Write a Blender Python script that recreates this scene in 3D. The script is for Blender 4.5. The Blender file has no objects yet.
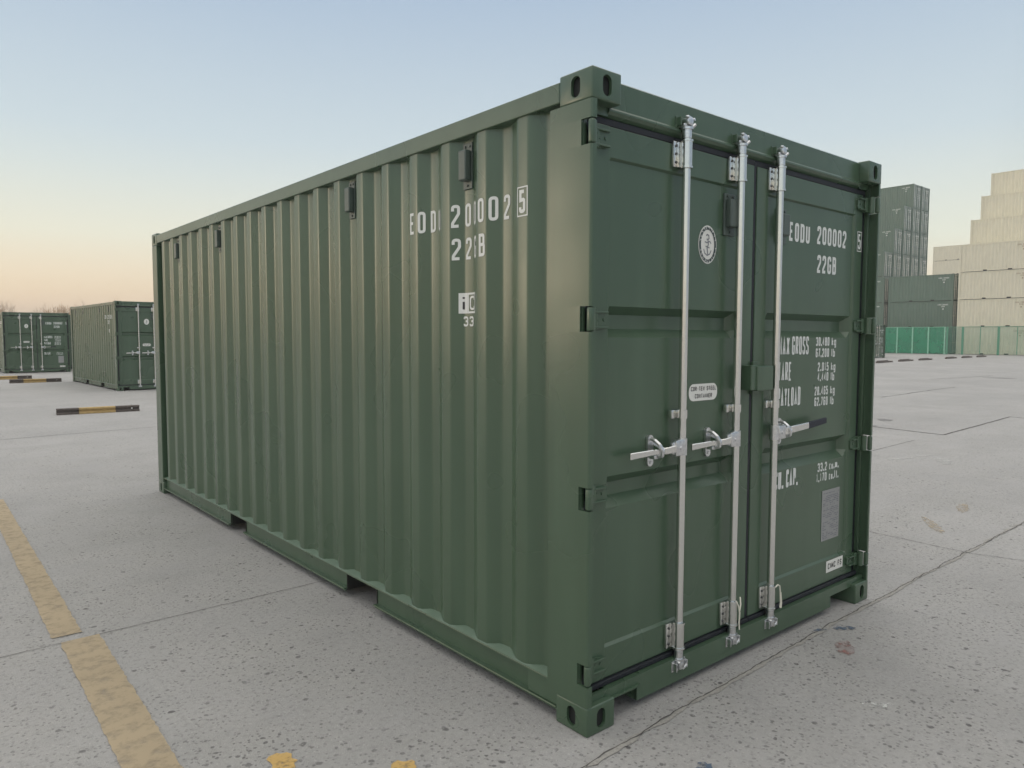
import bpy, bmesh, math, random
from mathutils import Vector, Matrix, Euler
random.seed(7)
S = bpy.context.scene
C = S.collection
R = math.radians

# ------------------------------------------------------------------ camera
cd = bpy.data.cameras.new('camera'); cam = bpy.data.objects.new('camera', cd); C.objects.link(cam)
cam.location = (-2.032, -1.9488, 1.5802)
yaw, pitch, roll = 0.7005, -0.064, 0.0019
fw = Vector((math.sin(yaw)*math.cos(pitch), math.cos(yaw)*math.cos(pitch), math.sin(pitch)))
r0 = Vector((math.cos(yaw), -math.sin(yaw), 0)); u0 = r0.cross(fw)
rx = r0*math.cos(roll)+u0*math.sin(roll); ux = -r0*math.sin(roll)+u0*math.cos(roll)
cam.rotation_euler = Matrix((rx, ux, -fw)).transposed().to_euler()
cd.sensor_width = 36; cd.lens = 735.11/1024*36
cd.clip_start = 0.05; cd.clip_end = 5000
S.camera = cam

# ------------------------------------------------------------------ sky, sun, exposure
SUN_AZ, SUN_EL = -45.0, 6.0          # compass bearing from +Y, degrees
w = bpy.data.worlds.new('World'); S.world = w; w.use_nodes = True
nt = w.node_tree; nt.nodes.clear()
sky = nt.nodes.new('ShaderNodeTexSky'); sky.sky_type = 'NISHITA'; sky.sun_disc = False
sky.sun_elevation = R(SUN_EL); sky.sun_rotation = R(SUN_AZ)
sky.air_density = 1.0; sky.dust_density = 2.5; sky.ozone_density = 1.0; sky.altitude = 0
bg = nt.nodes.new('ShaderNodeBackground'); bg.inputs['Strength'].default_value = 0.15
wo = nt.nodes.new('ShaderNodeOutputWorld')
# hand-set pale gradient over the clear-sky model, peach at the horizon
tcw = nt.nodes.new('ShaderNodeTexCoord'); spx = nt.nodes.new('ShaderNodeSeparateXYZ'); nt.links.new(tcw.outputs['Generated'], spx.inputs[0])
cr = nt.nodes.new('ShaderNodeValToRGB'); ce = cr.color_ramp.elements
SKY_STOPS = [(0.0, (1.12, .82, .56)), (.055, (1.0, .86, .63)), (.12, (.88, .90, .77)), (.24, (.63, .73, .78)), (.42, (.42, .54, .69)), (.56, (1.0, 1.02, 1.04)), (.75, (1.32, 1.28, 1.20)), (1.0, (1.38, 1.34, 1.26))]  # overhead stops are added brightness that lights the ground
while len(ce) < len(SKY_STOPS): ce.new(.5)
for i_, (p_, c_) in enumerate(SKY_STOPS): ce[i_].position = p_; ce[i_].color = c_+(1,)
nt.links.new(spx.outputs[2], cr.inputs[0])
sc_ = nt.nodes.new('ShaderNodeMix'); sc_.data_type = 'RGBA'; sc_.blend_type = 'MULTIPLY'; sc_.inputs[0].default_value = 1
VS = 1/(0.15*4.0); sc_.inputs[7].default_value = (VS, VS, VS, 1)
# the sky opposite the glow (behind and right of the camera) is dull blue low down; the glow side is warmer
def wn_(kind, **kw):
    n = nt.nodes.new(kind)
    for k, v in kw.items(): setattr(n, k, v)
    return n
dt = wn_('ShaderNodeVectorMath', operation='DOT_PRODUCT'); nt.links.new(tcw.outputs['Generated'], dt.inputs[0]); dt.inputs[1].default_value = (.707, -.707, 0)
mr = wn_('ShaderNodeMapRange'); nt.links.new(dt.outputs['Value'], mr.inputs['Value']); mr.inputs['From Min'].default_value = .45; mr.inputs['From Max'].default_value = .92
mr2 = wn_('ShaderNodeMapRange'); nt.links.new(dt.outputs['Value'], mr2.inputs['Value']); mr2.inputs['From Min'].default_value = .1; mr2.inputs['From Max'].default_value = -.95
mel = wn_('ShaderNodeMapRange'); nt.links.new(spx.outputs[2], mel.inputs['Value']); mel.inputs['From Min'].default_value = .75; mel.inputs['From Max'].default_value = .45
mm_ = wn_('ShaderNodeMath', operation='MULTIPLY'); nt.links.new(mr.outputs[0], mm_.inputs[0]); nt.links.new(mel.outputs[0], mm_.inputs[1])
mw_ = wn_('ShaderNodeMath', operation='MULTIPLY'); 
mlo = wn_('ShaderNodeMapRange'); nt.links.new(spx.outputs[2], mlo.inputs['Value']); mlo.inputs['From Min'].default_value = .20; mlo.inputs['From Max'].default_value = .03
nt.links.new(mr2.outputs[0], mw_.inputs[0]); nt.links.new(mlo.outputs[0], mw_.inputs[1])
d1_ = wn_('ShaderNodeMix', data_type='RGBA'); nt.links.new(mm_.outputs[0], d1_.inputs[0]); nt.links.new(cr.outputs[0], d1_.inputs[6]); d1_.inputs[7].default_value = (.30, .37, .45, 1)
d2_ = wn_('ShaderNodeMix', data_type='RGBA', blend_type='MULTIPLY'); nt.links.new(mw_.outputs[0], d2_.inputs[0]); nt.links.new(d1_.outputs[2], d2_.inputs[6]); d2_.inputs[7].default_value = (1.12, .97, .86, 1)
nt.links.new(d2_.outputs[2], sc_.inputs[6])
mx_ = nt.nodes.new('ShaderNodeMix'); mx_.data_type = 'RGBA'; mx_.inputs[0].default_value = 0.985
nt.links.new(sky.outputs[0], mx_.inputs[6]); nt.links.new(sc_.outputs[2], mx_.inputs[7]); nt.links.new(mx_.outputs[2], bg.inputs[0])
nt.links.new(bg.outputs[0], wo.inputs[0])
sd = bpy.data.lights.new('sun', 'SUN'); sd.energy = 0.08; sd.angle = R(12); sd.color = (1.0, 0.82, 0.6)
sun = bpy.data.objects.new('sun', sd); C.objects.link(sun)
sv = Vector((math.sin(R(SUN_AZ))*math.cos(R(SUN_EL)), math.cos(R(SUN_AZ))*math.cos(R(SUN_EL)), math.sin(R(SUN_EL))))
sun.rotation_euler = sv.to_track_quat('Z', 'Y').to_euler(); sun.location = sv*50
S.view_settings.view_transform = 'Standard'; S.view_settings.look = 'None'
S.view_settings.gamma = 1; S.view_settings.use_curve_mapping = False
S.view_settings.exposure = 2.0
S.cycles.max_bounces = 6; S.cycles.volume_bounces = 0

# ------------------------------------------------------------------ materials
def newmat(name):
    m = bpy.data.materials.new(name); m.use_nodes = True
    t = m.node_tree; b = t.nodes['Principled BSDF']; return m, t, b
def N(t, kind, **kw):
    n = t.nodes.new(kind)
    for k, v in kw.items():
        if k in n.inputs: n.inputs[k].default_value = v
        else: setattr(n, k, v)
    return n
def mixc(t, fac, a, b_, blend='MIX'):
    n = t.nodes.new('ShaderNodeMix'); n.data_type = 'RGBA'; n.blend_type = blend
    for s, v in ((n.inputs[0], fac), (n.inputs[6], a), (n.inputs[7], b_)):
        if hasattr(v, 'is_output') or isinstance(v, bpy.types.NodeSocket): t.links.new(v, s)
        else: s.default_value = v
    return n.outputs[2]
def ramp(t, src, stops):
    n = t.nodes.new('ShaderNodeValToRGB'); e = n.color_ramp.elements
    while len(e) < len(stops): e.new(0.5)
    for i, (p, c) in enumerate(stops):
        e[i].position = p; e[i].color = (c, c, c, 1) if not isinstance(c, tuple) else c
    t.links.new(src, n.inputs[0]); return n.outputs[0]
def plain(name, col, rough=0.5, metal=0.0, var=0.12, scale=30, bump=0.0, spec=0.5):
    m, t, b = newmat(name)
    tc = N(t, 'ShaderNodeTexCoord'); no = N(t, 'ShaderNodeTexNoise', Scale=scale, Detail=5.0)
    t.links.new(tc.outputs['Object'], no.inputs['Vector'])
    lo = tuple(c*(1-var) for c in col)+(1,); hi = tuple(min(1, c*(1+var)) for c in col)+(1,)
    t.links.new(mixc(t, no.outputs[0], lo, hi), b.inputs['Base Color'])
    b.inputs['Roughness'].default_value = rough; b.inputs['Metallic'].default_value = metal
    b.inputs['Specular IOR Level'].default_value = spec
    if bump:
        bp = N(t, 'ShaderNodeBump', Strength=bump, Distance=0.003); t.links.new(no.outputs[0], bp.inputs['Height'])
        t.links.new(bp.outputs[0], b.inputs['Normal'])
    return m
def paint(name, col, rough=0.34):
    """container paint: orange peel, faint roller clouds, a few dusty patches"""
    m, t, b = newmat(name)
    tc = N(t, 'ShaderNodeTexCoord')
    big = N(t, 'ShaderNodeTexNoise', Scale=1.7, Detail=2.0, Roughness=0.5)
    fine = N(t, 'ShaderNodeTexNoise', Scale=260.0, Detail=2.0)
    st = N(t, 'ShaderNodeMapping'); st.inputs['Scale'].default_value = (9, 9, 0.8)
    streak = N(t, 'ShaderNodeTexNoise', Scale=1.0, Detail=2.0)
    wav = N(t, 'ShaderNodeTexNoise', Scale=2.6, Detail=0.0)
    for n in (big, fine, wav): t.links.new(tc.outputs['Object'], n.inputs['Vector'])
    t.links.new(tc.outputs['Object'], st.inputs['Vector']); t.links.new(st.outputs[0], streak.inputs['Vector'])
    c0 = mixc(t, big.outputs[0], tuple(c*0.93 for c in col)+(1,), tuple(c*1.08 for c in col)+(1,))
    dust = ramp(t, streak.outputs[0], [(0.45, 0.0), (0.85, 0.25)])
    t.links.new(mixc(t, dust, c0, tuple(c*1.5+0.025 for c in col)+(1,)), b.inputs['Base Color'])
    t.links.new(ramp(t, big.outputs[0], [(0.3, rough*0.85), (0.7, rough*1.2)]), b.inputs['Roughness'])
    b.inputs['Specular IOR Level'].default_value = 0.75
    b1 = N(t, 'ShaderNodeBump', Strength=0.0, Distance=0.002); t.links.new(fine.outputs[0], b1.inputs['Height'])
    b2 = N(t, 'ShaderNodeBump', Strength=0.15, Distance=0.02); t.links.new(wav.outputs[0], b2.inputs['Height'])
    return m
GREEN = paint('green_paint', (0.061, 0.106, 0.064), 0.29)
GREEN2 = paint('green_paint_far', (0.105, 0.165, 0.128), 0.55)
BEIGE = paint('beige_paint', (0.70, 0.66, 0.53), 0.8)
WHITE = plain('white_lettering', (0.74, 0.75, 0.73), 0.5, var=0.05, scale=60)
BLACK = plain('black_lettering', (0.025, 0.025, 0.03), 0.5)
RUBBER = plain('rubber_gasket', (0.012, 0.014, 0.020), 0.55, scale=20)
DARK = plain('painted_hollow_shade', (0.02, 0.022, 0.022), 0.9)
VENTM = plain('vent_plastic', (0.045, 0.055, 0.055), 0.5)
GRIP = plain('handle_grip_rubber', (0.014, 0.017, 0.03), 0.5)
ZINC = plain('galvanised_steel', (0.78, 0.78, 0.76), 0.2, metal=1.0, var=0.06, scale=45, bump=0.04)
ZINCD = plain('zinc_casting', (0.74, 0.76, 0.80), 0.28, metal=1.0, var=0.35, scale=80, bump=0.3)
STICK = plain('sticker_vinyl', (0.78, 0.77, 0.73), 0.4, var=0.03)
PLATE = plain('data_plate_metal', (0.36, 0.36, 0.36), 0.5, metal=0.3, var=0.1)
WOODF = plain('floor_underside', (0.03, 0.03, 0.028), 0.8)
SEALT = plain('zip_tie_cord', (0.75, 0.72, 0.62), 0.6, var=0.05)

def concrete():
    m, t, b = newmat('yard_concrete')
    tc = N(t, 'ShaderNodeTexCoord'); P = tc.outputs['Object']
    def noise(s, d=4.0, r=0.55, src=P):
        n = N(t, 'ShaderNodeTexNoise', Scale=s, Detail=d, Roughness=r); t.links.new(src, n.inputs['Vector']); return n.outputs[0]
    big = noise(0.35, 5.0); mid = noise(2.2, 6.0, 0.65); fine = noise(38.0, 6.0, 0.7); grit = noise(170.0, 3.0, 0.7)
    c = mixc(t, ramp(t, big, [(0.3, 0.0), (0.7, 1.0)]), (0.365, 0.356, 0.354, 1), (0.47, 0.457, 0.450, 1))
    c = mixc(t, ramp(t, mid, [(0.35, 0.0), (0.7, 0.55)]), c, (0.44, 0.427, 0.405, 1))
    c = mixc(t, ramp(t, fine, [(0.38, 0.55), (0.50, 0.0)]), c, (0.31, 0.30, 0.29, 1))
    c = mixc(t, ramp(t, fine, [(0.60, 0.0), (0.75, 0.4)]), c, (0.60, 0.58, 0.55, 1))
    # broom marks and tyre dust running along x
    mp = N(t, 'ShaderNodeMapping'); mp.inputs['Scale'].default_value = (0.35, 5.0, 1); t.links.new(P, mp.inputs[0])
    sw = noise(1.0, 5.0, 0.6, mp.outputs[0])
    c = mixc(t, ramp(t, sw, [(0.5, 0.0), (0.75, 0.3)]), c, (0.36, 0.353, 0.345, 1))
    # dark pits: distorted voronoi cells, density driven by broad noise
    wn = N(t, 'ShaderNodeTexNoise', Scale=16.0, Detail=3.0); t.links.new(P, wn.inputs['Vector'])
    wp = N(t, 'ShaderNodeVectorMath'); wp.operation = 'MULTIPLY_ADD'
    t.links.new(wn.outputs['Color'], wp.inputs[0]); wp.inputs[1].default_value = (0.035, 0.035, 0.0); t.links.new(P, wp.inputs[2])
    pit = None
    for sc, lo, hi, amt in ((6.0, 0.050, 0.085, 0.85), (17.0, 0.09, 0.16, 0.65), (42.0, 0.15, 0.25, 0.5)):
        v = N(t, 'ShaderNodeTexVoronoi', Scale=sc, Randomness=1.0); v.voronoi_dimensions = '2D'
        t.links.new(wp.outputs[0], v.inputs['Vector'])
        sep = N(t, 'ShaderNodeSeparateColor'); t.links.new(v.outputs['Color'], sep.inputs[0])
        a = ramp(t, v.outputs['Distance'], [(lo, 1.0), (hi, 0.0)])
        g = ramp(t, sep.outputs[0], [(0.52, 0.0), (0.6, amt)])
        ml = N(t, 'ShaderNodeMath', operation='MULTIPLY'); t.links.new(a, ml.inputs[0]); t.links.new(g, ml.inputs[1])
        if pit is None: pit = ml.outputs[0]
        else:
            mx = N(t, 'ShaderNodeMath', operation='MAXIMUM'); t.links.new(pit, mx.inputs[0]); t.links.new(ml.outputs[0], mx.inputs[1]); pit = mx.outputs[0]
    dm = ramp(t, mid, [(0.38, 0.25), (0.62, 1.0)])
    pm = N(t, 'ShaderNodeMath', operation='MULTIPLY'); t.links.new(pit, pm.inputs[0]); t.links.new(dm, pm.inputs[1])
    c = mixc(t, pm.outputs[0], c, (0.055, 0.052, 0.055, 1))
    # broad worn patches and slab-to-slab differences
    pn = noise(0.9, 8.0, 0.72); c = mixc(t, ramp(t, pn, [(0.48, 0.0), (0.72, 0.32)]), c, (0.24, 0.235, 0.225, 1))
    gn = noise(90.0, 2.0, 0.5); c = mixc(t, ramp(t, gn, [(0.62, 0.0), (0.72, 0.5)]), c, (0.62, 0.60, 0.57, 1))
    t.links.new(c, b.inputs['Base Color']); b.inputs['Roughness'].default_value = 0.82
    b.inputs['Specular IOR Level'].default_value = 0.35
    h = N(t, 'ShaderNodeMath', operation='SUBTRACT'); t.links.new(fine, h.inputs[0]); t.links.new(pm.outputs[0], h.inputs[1])
    h2 = N(t, 'ShaderNodeMath', operation='ADD'); t.links.new(h.outputs[0], h2.inputs[0]); t.links.new(grit, h2.inputs[1])
    bp = N(t, 'ShaderNodeBump', Strength=0.9, Distance=0.005); t.links.new(h2.outputs[0], bp.inputs['Height'])
    t.links.new(bp.outputs[0], b.inputs['Normal'])
    return m
CONC = concrete()
def worn(name, col, cover=0.42, soft=0.1, scale=26):
    """thin paint or stain worn through to the concrete"""
    m, t, b = newmat(name); tc = N(t, 'ShaderNodeTexCoord')
    n = N(t, 'ShaderNodeTexNoise', Scale=scale, Detail=7.0, Roughness=0.7); t.links.new(tc.outputs['Object'], n.inputs['Vector'])
    n2 = N(t, 'ShaderNodeTexNoise', Scale=3.0, Detail=4.0); t.links.new(tc.outputs['Object'], n2.inputs['Vector'])
    t.links.new(mixc(t, n2.outputs[0], tuple(c*0.85 for c in col)+(1,), tuple(c*1.12 for c in col)+(1,)), b.inputs['Base Color'])
    b.inputs['Roughness'].default_value = 0.8
    t.links.new(ramp(t, n.outputs[0], [(cover-soft, 0.12), (cover+soft, 0.9)]), b.inputs['Alpha'])
    return m
YEL = worn('worn_yellow_paint', (0.47, 0.375, 0.25), 0.33, 0.20, 15)
YSPOT = worn('yellow_paint_splash', (0.64, 0.42, 0.15), 0.42, 0.10, 24)
REDST = worn('red_stain', (0.32, 0.16, 0.14), 0.56, 0.09, 22)
BLUEST = worn('blue_stain', (0.10, 0.14, 0.20), 0.50, 0.06, 30)
WHST = worn('white_chalk_scuff', (0.62, 0.62, 0.60), 0.55, 0.06, 30)
OILST = worn('dark_scuff', (0.11, 0.11, 0.11), 0.56, 0.08, 26)
TANST = worn('tan_scuff', (0.48, 0.40, 0.29), 0.55, 0.1, 20)
JOINT = plain('joint_dirt', (0.10, 0.095, 0.09), 0.95, var=0.4, scale=50)
CHIP = plain('chipped_joint_edge', (0.34, 0.325, 0.30), 0.9, var=0.45, scale=70, bump=0.5)
BLKP = plain('beam_black_paint', (0.12, 0.10, 0.09), 0.8, var=0.5, scale=14, bump=0.4)
YLP = plain('beam_yellow_paint', (0.50, 0.35, 0.15), 0.75, var=0.3, scale=14, bump=0.4)
BARK = plain('bare_branch_bark', (0.48, 0.36, 0.26), 0.9, var=0.3, scale=2)
BUSH = plain('dry_brush', (0.42, 0.26, 0.13), 0.9, var=0.3, scale=2)
POSTG = plain('fence_post_green', (0.10, 0.30, 0.20), 0.5)
POSTL = plain('fence_post_pale', (0.30, 0.58, 0.44), 0.5)
def mesh_mat(name, col, cover, trans=0.3):
    m, t, b = newmat(name); out = t.nodes['Material Output']
    b.inputs['Base Color'].default_value = col+(1,); b.inputs['Roughness'].default_value = 0.7
    tr = N(t, 'ShaderNodeBsdfTransparent'); mx = N(t, 'ShaderNodeMixShader')
    tc = N(t, 'ShaderNodeTexCoord'); n = N(t, 'ShaderNodeTexNoise', Scale=0.8, Detail=3.0); t.links.new(tc.outputs['Object'], n.inputs['Vector'])
    t.links.new(ramp(t, n.outputs[0], [(0.3, cover*0.85), (0.7, min(1, cover*1.12))]), mx.inputs[0])
    t.links.new(tr.outputs[0], mx.inputs[1]); t.links.new(b.outputs[0], mx.inputs[2]); t.links.new(mx.outputs[0], out.inputs[0])
    return m
NETG = mesh_mat('green_screen_net', (0.045, 0.33, 0.19), 0.62)
NETL = mesh_mat('open_wire_mesh', (0.10, 0.38, 0.27), 0.12)

# ------------------------------------------------------------------ mesh helpers
class MB:
    def __init__(s): s.bm = bmesh.new(); s.mi = 0
    def mark(s, i): s.mi = i; return s
    def _merge(s, t, bevel=0, seg=2):
        if bevel:
            bmesh.ops.bevel(t, geom=list(t.edges), offset=bevel, segments=seg, affect='EDGES', profile=0.5, clamp_overlap=True)
        for f in t.faces: f.material_index = s.mi
        me = bpy.data.meshes.new('t'); t.to_mesh(me); t.free(); s.bm.from_mesh(me); bpy.data.meshes.remove(me); return s
    def box(s, x0, x1, y0, y1, z0, z1, bevel=0, seg=2, rot=None):
        t = bmesh.new(); bmesh.ops.create_cube(t, size=1)
        c = Vector(((x0+x1)/2, (y0+y1)/2, (z0+z1)/2))
        for v in t.verts: v.co = Vector((v.co.x*(x1-x0), v.co.y*(y1-y0), v.co.z*(z1-z0)))
        if bevel: bmesh.ops.bevel(t, geom=list(t.edges), offset=bevel, segments=seg, affect='EDGES', profile=0.5, clamp_overlap=True)
        for v in t.verts:
            if rot: v.co = rot @ v.co
            v.co += c
        return s._merge(t)
    def cyl(s, p, q, r, r2=None, n=20, cap=True):
        p, q = Vector(p), Vector(q); d = q-p
        t = bmesh.new(); bmesh.ops.create_cone(t, cap_ends=cap, segments=n, radius1=r, radius2=r if r2 is None else r2, depth=d.length)
        M = Matrix.Translation((p+q)/2) @ d.to_track_quat('Z', 'Y').to_matrix().to_4x4()
        t.transform(M); return s._merge(t)
    def tube(s, pts, r, n=8):
        for a, b in zip(pts, pts[1:]): s.cyl(a, b, r, n=n)
        for p in pts[1:-1]:
            t = bmesh.new(); bmesh.ops.create_icosphere(t, subdivisions=1, radius=r); t.transform(Matrix.Translation(p)); s._merge(t)
        return s
    def prism(s, poly, axis, a, b):
        """polygon in the two other axes, extruded along axis from a to b"""
        t = bmesh.new()
        def mk(u, v, w): return {'x': (w, u, v), 'y': (u, w, v), 'z': (u, v, w)}[axis]
        A = [t.verts.new(mk(u, v, a)) for u, v in poly]; B = [t.verts.new(mk(u, v, b)) for u, v in poly]
        t.faces.new(A); t.faces.new(B[::-1])
        for i in range(len(A)):
            j = (i+1) % len(A); t.faces.new((A[j], A[i], B[i], B[j]))
        bmesh.ops.recalc_face_normals(t, faces=t.faces); return s._merge(t)
    def quad(s, *p):
        s.bm.faces.new([s.bm.verts.new(q) for q in p]); return s
    def build(s, name, mat, parent=None, label=None, smooth=False, recalc=False):
        me = bpy.data.meshes.new(name)
        if recalc: bmesh.ops.recalc_face_normals(s.bm, faces=s.bm.faces)
        if smooth:
            for f in s.bm.faces: f.smooth = True
            for e in s.bm.edges:
                if len(e.link_faces) == 2 and e.calc_face_angle(0) > 0.6: e.smooth = False
        s.bm.to_mesh(me); s.bm.free()
        for m in (mat if isinstance(mat, (list, tuple)) else [mat]): me.materials.append(m)
        o = bpy.data.objects.new(name, me); C.objects.link(o)
        if parent: o.parent = parent
        if label: o['label'] = label
        return o
def thing(name, label, cat, loc=(0, 0, 0), rz=0, group=None):
    o = bpy.data.objects.new(name, None); C.objects.link(o); o.location = loc; o.rotation_euler = (0, 0, rz)
    o.empty_display_size = 0.2; o['label'] = label; o['category'] = cat
    if group: o['group'] = group
    return o
def tag(o, label, cat, group=None):
    o['label'] = label; o['category'] = cat
    if group: o['group'] = group
    return o
def struct(o): o['kind'] = 'structure'; return o
KIDS = {}
def kids(o):
    return [c for c in ALL if c.parent == o]
def dup(root, loc, rz, label, group=None, skip=()):
    r = root.copy(); C.objects.link(r); r.location = loc; r.rotation_euler = (0, 0, rz); r['label'] = label
    if group: r['group'] = group
    for ch in kids(root):
        if ch.name.split('.')[0] in skip: continue
        c = ch.copy(); C.objects.link(c); c.parent = r
        for g in kids(ch):
            if g.name.split('.')[0] in skip: continue
            d = g.copy(); C.objects.link(d); d.parent = c
    return r

# ------------------------------------------------------------------ stroke lettering
q = 0.42
G = {
 'E': ([[(1,1),(0,1),(0,0),(1,0)], [(0,.52),(.8,.52)]], 1), 'O': ([[(0,0,q),(1,0,q),(1,1,q),(0,1,q),'c']], 1),
 'D': ([[(0,0),(1,0,q),(1,1,q),(0,1),'c']], 1), 'U': ([[(0,1),(0,0,q),(1,0,q),(1,1)]], 1),
 '2': ([[(0,.76),(0,1,q),(1,1,q),(1,.62,.1),(0,.14,.1),(0,0),(1,0)]], 1),
 '5': ([[(.95,1),(.05,1),(.05,.56),(1,.6,q),(1,0,q),(0,0,q),(0,.22)]], 1),
 '0': ([[(0,0,q),(1,0,q),(1,1,q),(0,1,q),'c']], 1),
 'G': ([[(1,.76),(1,1,q),(0,1,q),(0,0,q),(1,0,q),(1,.46),(.55,.46)]], 1),
 'C': ([[(1,.76),(1,1,q),(0,1,q),(0,0,q),(1,0,q),(1,.24)]], 1),
 'B': ([[(0,0),(1,0,.3),(1,.52,.2),(0,.52),'c'], [(0,.52),(0,1),(.94,1,.3),(.94,.54,.2),(.5,.52)]], 1),
 '3': ([[(0,.8),(0,1,q),(1,1,q),(1,.53,.2),(.35,.53)], [(.35,.51),(1,.51,.2),(1,0,q),(0,0,q),(0,.2)]], 1),
 '4': ([[(.75,0),(.75,1),(0,.3),(1,.3)]], 1), '1': ([[(.2,.8),(.55,1),(.55,0)]], .8),
 '6': ([[(1,.78),(1,1,q),(0,1,q),(0,0,q),(1,0,q),(1,.56,q),(.05,.5)]], 1), '7': ([[(0,1),(1,1),(.35,0)]], 1),
 '8': ([[(0,0,q),(1,0,q),(1,.52,.2),(0,.52,.2),'c'], [(.05,.54,.2),(.95,.54,.2),(.95,1,q),(.05,1,q),'c']], 1),
 '9': ([[(0,.2),(0,0,q),(1,0,q),(1,1,q),(0,1,q),(0,.46,q),(1,.46)]], 1),
 'M': ([[(0,0),(0,1),(.5,.3),(1,1),(1,0)]], 1.15), 'A': ([[(0,0),(.5,1),(1,0)], [(.2,.3),(.8,.3)]], 1),
 'X': ([[(0,0),(1,1)], [(0,1),(1,0)]], 1), 'R': ([[(0,0),(0,1),(1,1,q),(1,.5,.3),(.1,.5)], [(.5,.48),(1,0)]], 1),
 'P': ([[(0,0),(0,1),(1,1,q),(1,.47,.3),(.1,.47)]], 1), 'T': ([[(0,1),(1,1)], [(.5,.95),(.5,0)]], 1),
 'S': ([[(1,.8),(1,1,q),(0,1,q),(0,.58,.2),(1,.42,.2),(1,0,q),(0,0,q),(0,.2)]], 1),
 'Y': ([[(0,1),(.5,.5),(1,1)], [(.5,.48),(.5,0)]], 1), 'L': ([[(0,1),(0,0),(1,0)]], .9), 'I': ([[(.5,0),(.5,1)]], .5),
 'N': ([[(0,0),(0,1),(1,0),(1,1)]], 1), 'F': ([[(1,1),(0,1),(0,0)], [(0,.52),(.8,.52)]], 1), 'V': ([[(0,1),(.5,0),(1,1)]], 1),
 'k': ([[(0,0),(0,1)], [(.95,.62),(.08,.3)], [(.35,.36),(1,0)]], .9), 'l': ([[(.5,0),(.5,1)]], .45),
 'g': ([[(1,.1),(0,0,.2),(0,.62,.2),(1,.62),(1,-.28,.2),(.1,-.28)]], 1), 'b': ([[(0,1),(0,0),(1,0,.25),(1,.6,.25),(.05,.6)]], 1),
 'c': ([[(1,.6),(0,.62,.2),(0,0,.2),(1,.02)]], .9), 'u': ([[(0,.62),(0,0,.25),(1,0,.25),(1,.62)]], .95),
 'm': ([[(0,0),(0,.62),(1,.62,.2),(1,0)], [(.5,.6),(.5,0)]], 1.25), 'f': ([[(.9,1),(.4,1,.2),(.4,0)], [(0,.6),(.9,.6)]], .75),
 't': ([[(.4,.95),(.4,0,.2),(.9,0)], [(0,.62),(.9,.62)]], .75), 'i': ([[(.5,0),(.5,.62)], [(.5,.86),(.5,1)]], .45),
 '.': ([], .45), '-': ([[(.1,.48),(.9,.48)]], .8), ' ': ([], .8),
}
def fillet(path, w, h):
    closed = path[-1] == 'c'; pts = [p for p in path if p != 'c']; n = len(pts)
    P = [Vector((p[0]*w, p[1]*h)) for p in pts]; out = []
    for i, p in enumerate(pts):
        if len(p) < 3 or (not closed and i in (0, n-1)): out.append(P[i]); continue
        a, b, c = P[i-1], P[i], P[(i+1) % n]
        d1 = (a-b); d2 = (c-b); rr = min(p[2]*w, d1.length*.49, d2.length*.49)
        s, e = b+d1.normalized()*rr, b+d2.normalized()*rr
        for k in range(4):
            f = k/3; out.append(s*(1-f)**2+b*2*f*(1-f)+e*f*f)
    res = [out[0]]
    for p in out[1:]:
        if (p-res[-1]).length > 1e-5: res.append(p)
    if closed and (res[0]-res[-1]).length < 1e-5: res.pop()
    return res, closed
def ribbon(bm, pts, closed, th, ox, oy, lift=0.0):
    n = len(pts); L = []; Rr = []
    for i in range(n):
        p = pts[i]
        a = pts[i-1] if (closed or i > 0) else None; c = pts[(i+1) % n] if (closed or i < n-1) else None
        d1 = (p-a).normalized() if a is not None else None; d2 = (c-p).normalized() if c is not None else None
        if d1 is None: d1 = d2
        if d2 is None: d2 = d1
        t = (d1+d2)
        t = t.normalized() if t.length > 1e-4 else d1
        nn = Vector((-t.y, t.x)); k = max(0.5, abs(nn.dot(Vector((-d1.y, d1.x)))))
        L.append(p+nn*th/2/k); Rr.append(p-nn*th/2/k)
    vl = [bm.verts.new((ox+p.x, oy+p.y, lift)) for p in L]; vr = [bm.verts.new((ox+p.x, oy+p.y, lift)) for p in Rr]
    for i in range(n if closed else n-1):
        j = (i+1) % n; bm.faces.new((vl[i], vr[i], vr[j], vl[j]))
def write(bm, s, x0, x1, y, h, th, gap=0.35, lift=0.0):
    """string between x0 and x1 on baseline y, letters h tall"""
    tot = sum(G[c][1] for c in s)+gap*(len(s)-1); u = (x1-x0)/tot; x = x0; k = 0
    for c in s:
        wd = G[c][1]*u
        if c == '.': rect(bm, x+wd/2-th*.62, x+wd/2+th*.62, y, y+th*1.25, lift+k*.00012)
        for path in G[c][0]:
            pts, cl = fillet(path, max(wd-th, 0.001), h-th); ribbon(bm, pts, cl, th, x+th/2, y+th/2, lift+k*0.00012); k += 1
        x += wd+gap*u
def frame_rect(bm, x0, x1, y0, y1, th, lift=0.0):
    ribbon(bm, [Vector((x0+th/2, y0+th/2)), Vector((x1-th/2, y0+th/2)), Vector((x1-th/2, y1-th/2)), Vector((x0+th/2, y1-th/2))], True, th, 0, 0, lift)
def rect(bm, x0, x1, y0, y1, lift=0.0, r=0.0, n=5):
    if r == 0: pts = [(x0, y0), (x1, y0), (x1, y1), (x0, y1)]
    else:
        pts = []
        for cx, cy, a0 in ((x1-r, y0+r, -90), (x1-r, y1-r, 0), (x0+r, y1-r, 90), (x0+r, y0+r, 180)):
            for k in range(n+1): a = R(a0+90*k/n); pts.append((cx+r*math.cos(a), cy+r*math.sin(a)))
    bm.faces.new([bm.verts.new((p[0], p[1], lift)) for p in pts])
def ell(bm, cx, cy, rx_, ry_, lift, n=36):
    bm.faces.new([bm.verts.new((cx+rx_*math.cos(2*math.pi*k/n), cy+ry_*math.sin(2*math.pi*k/n), lift)) for k in range(n)])
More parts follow.
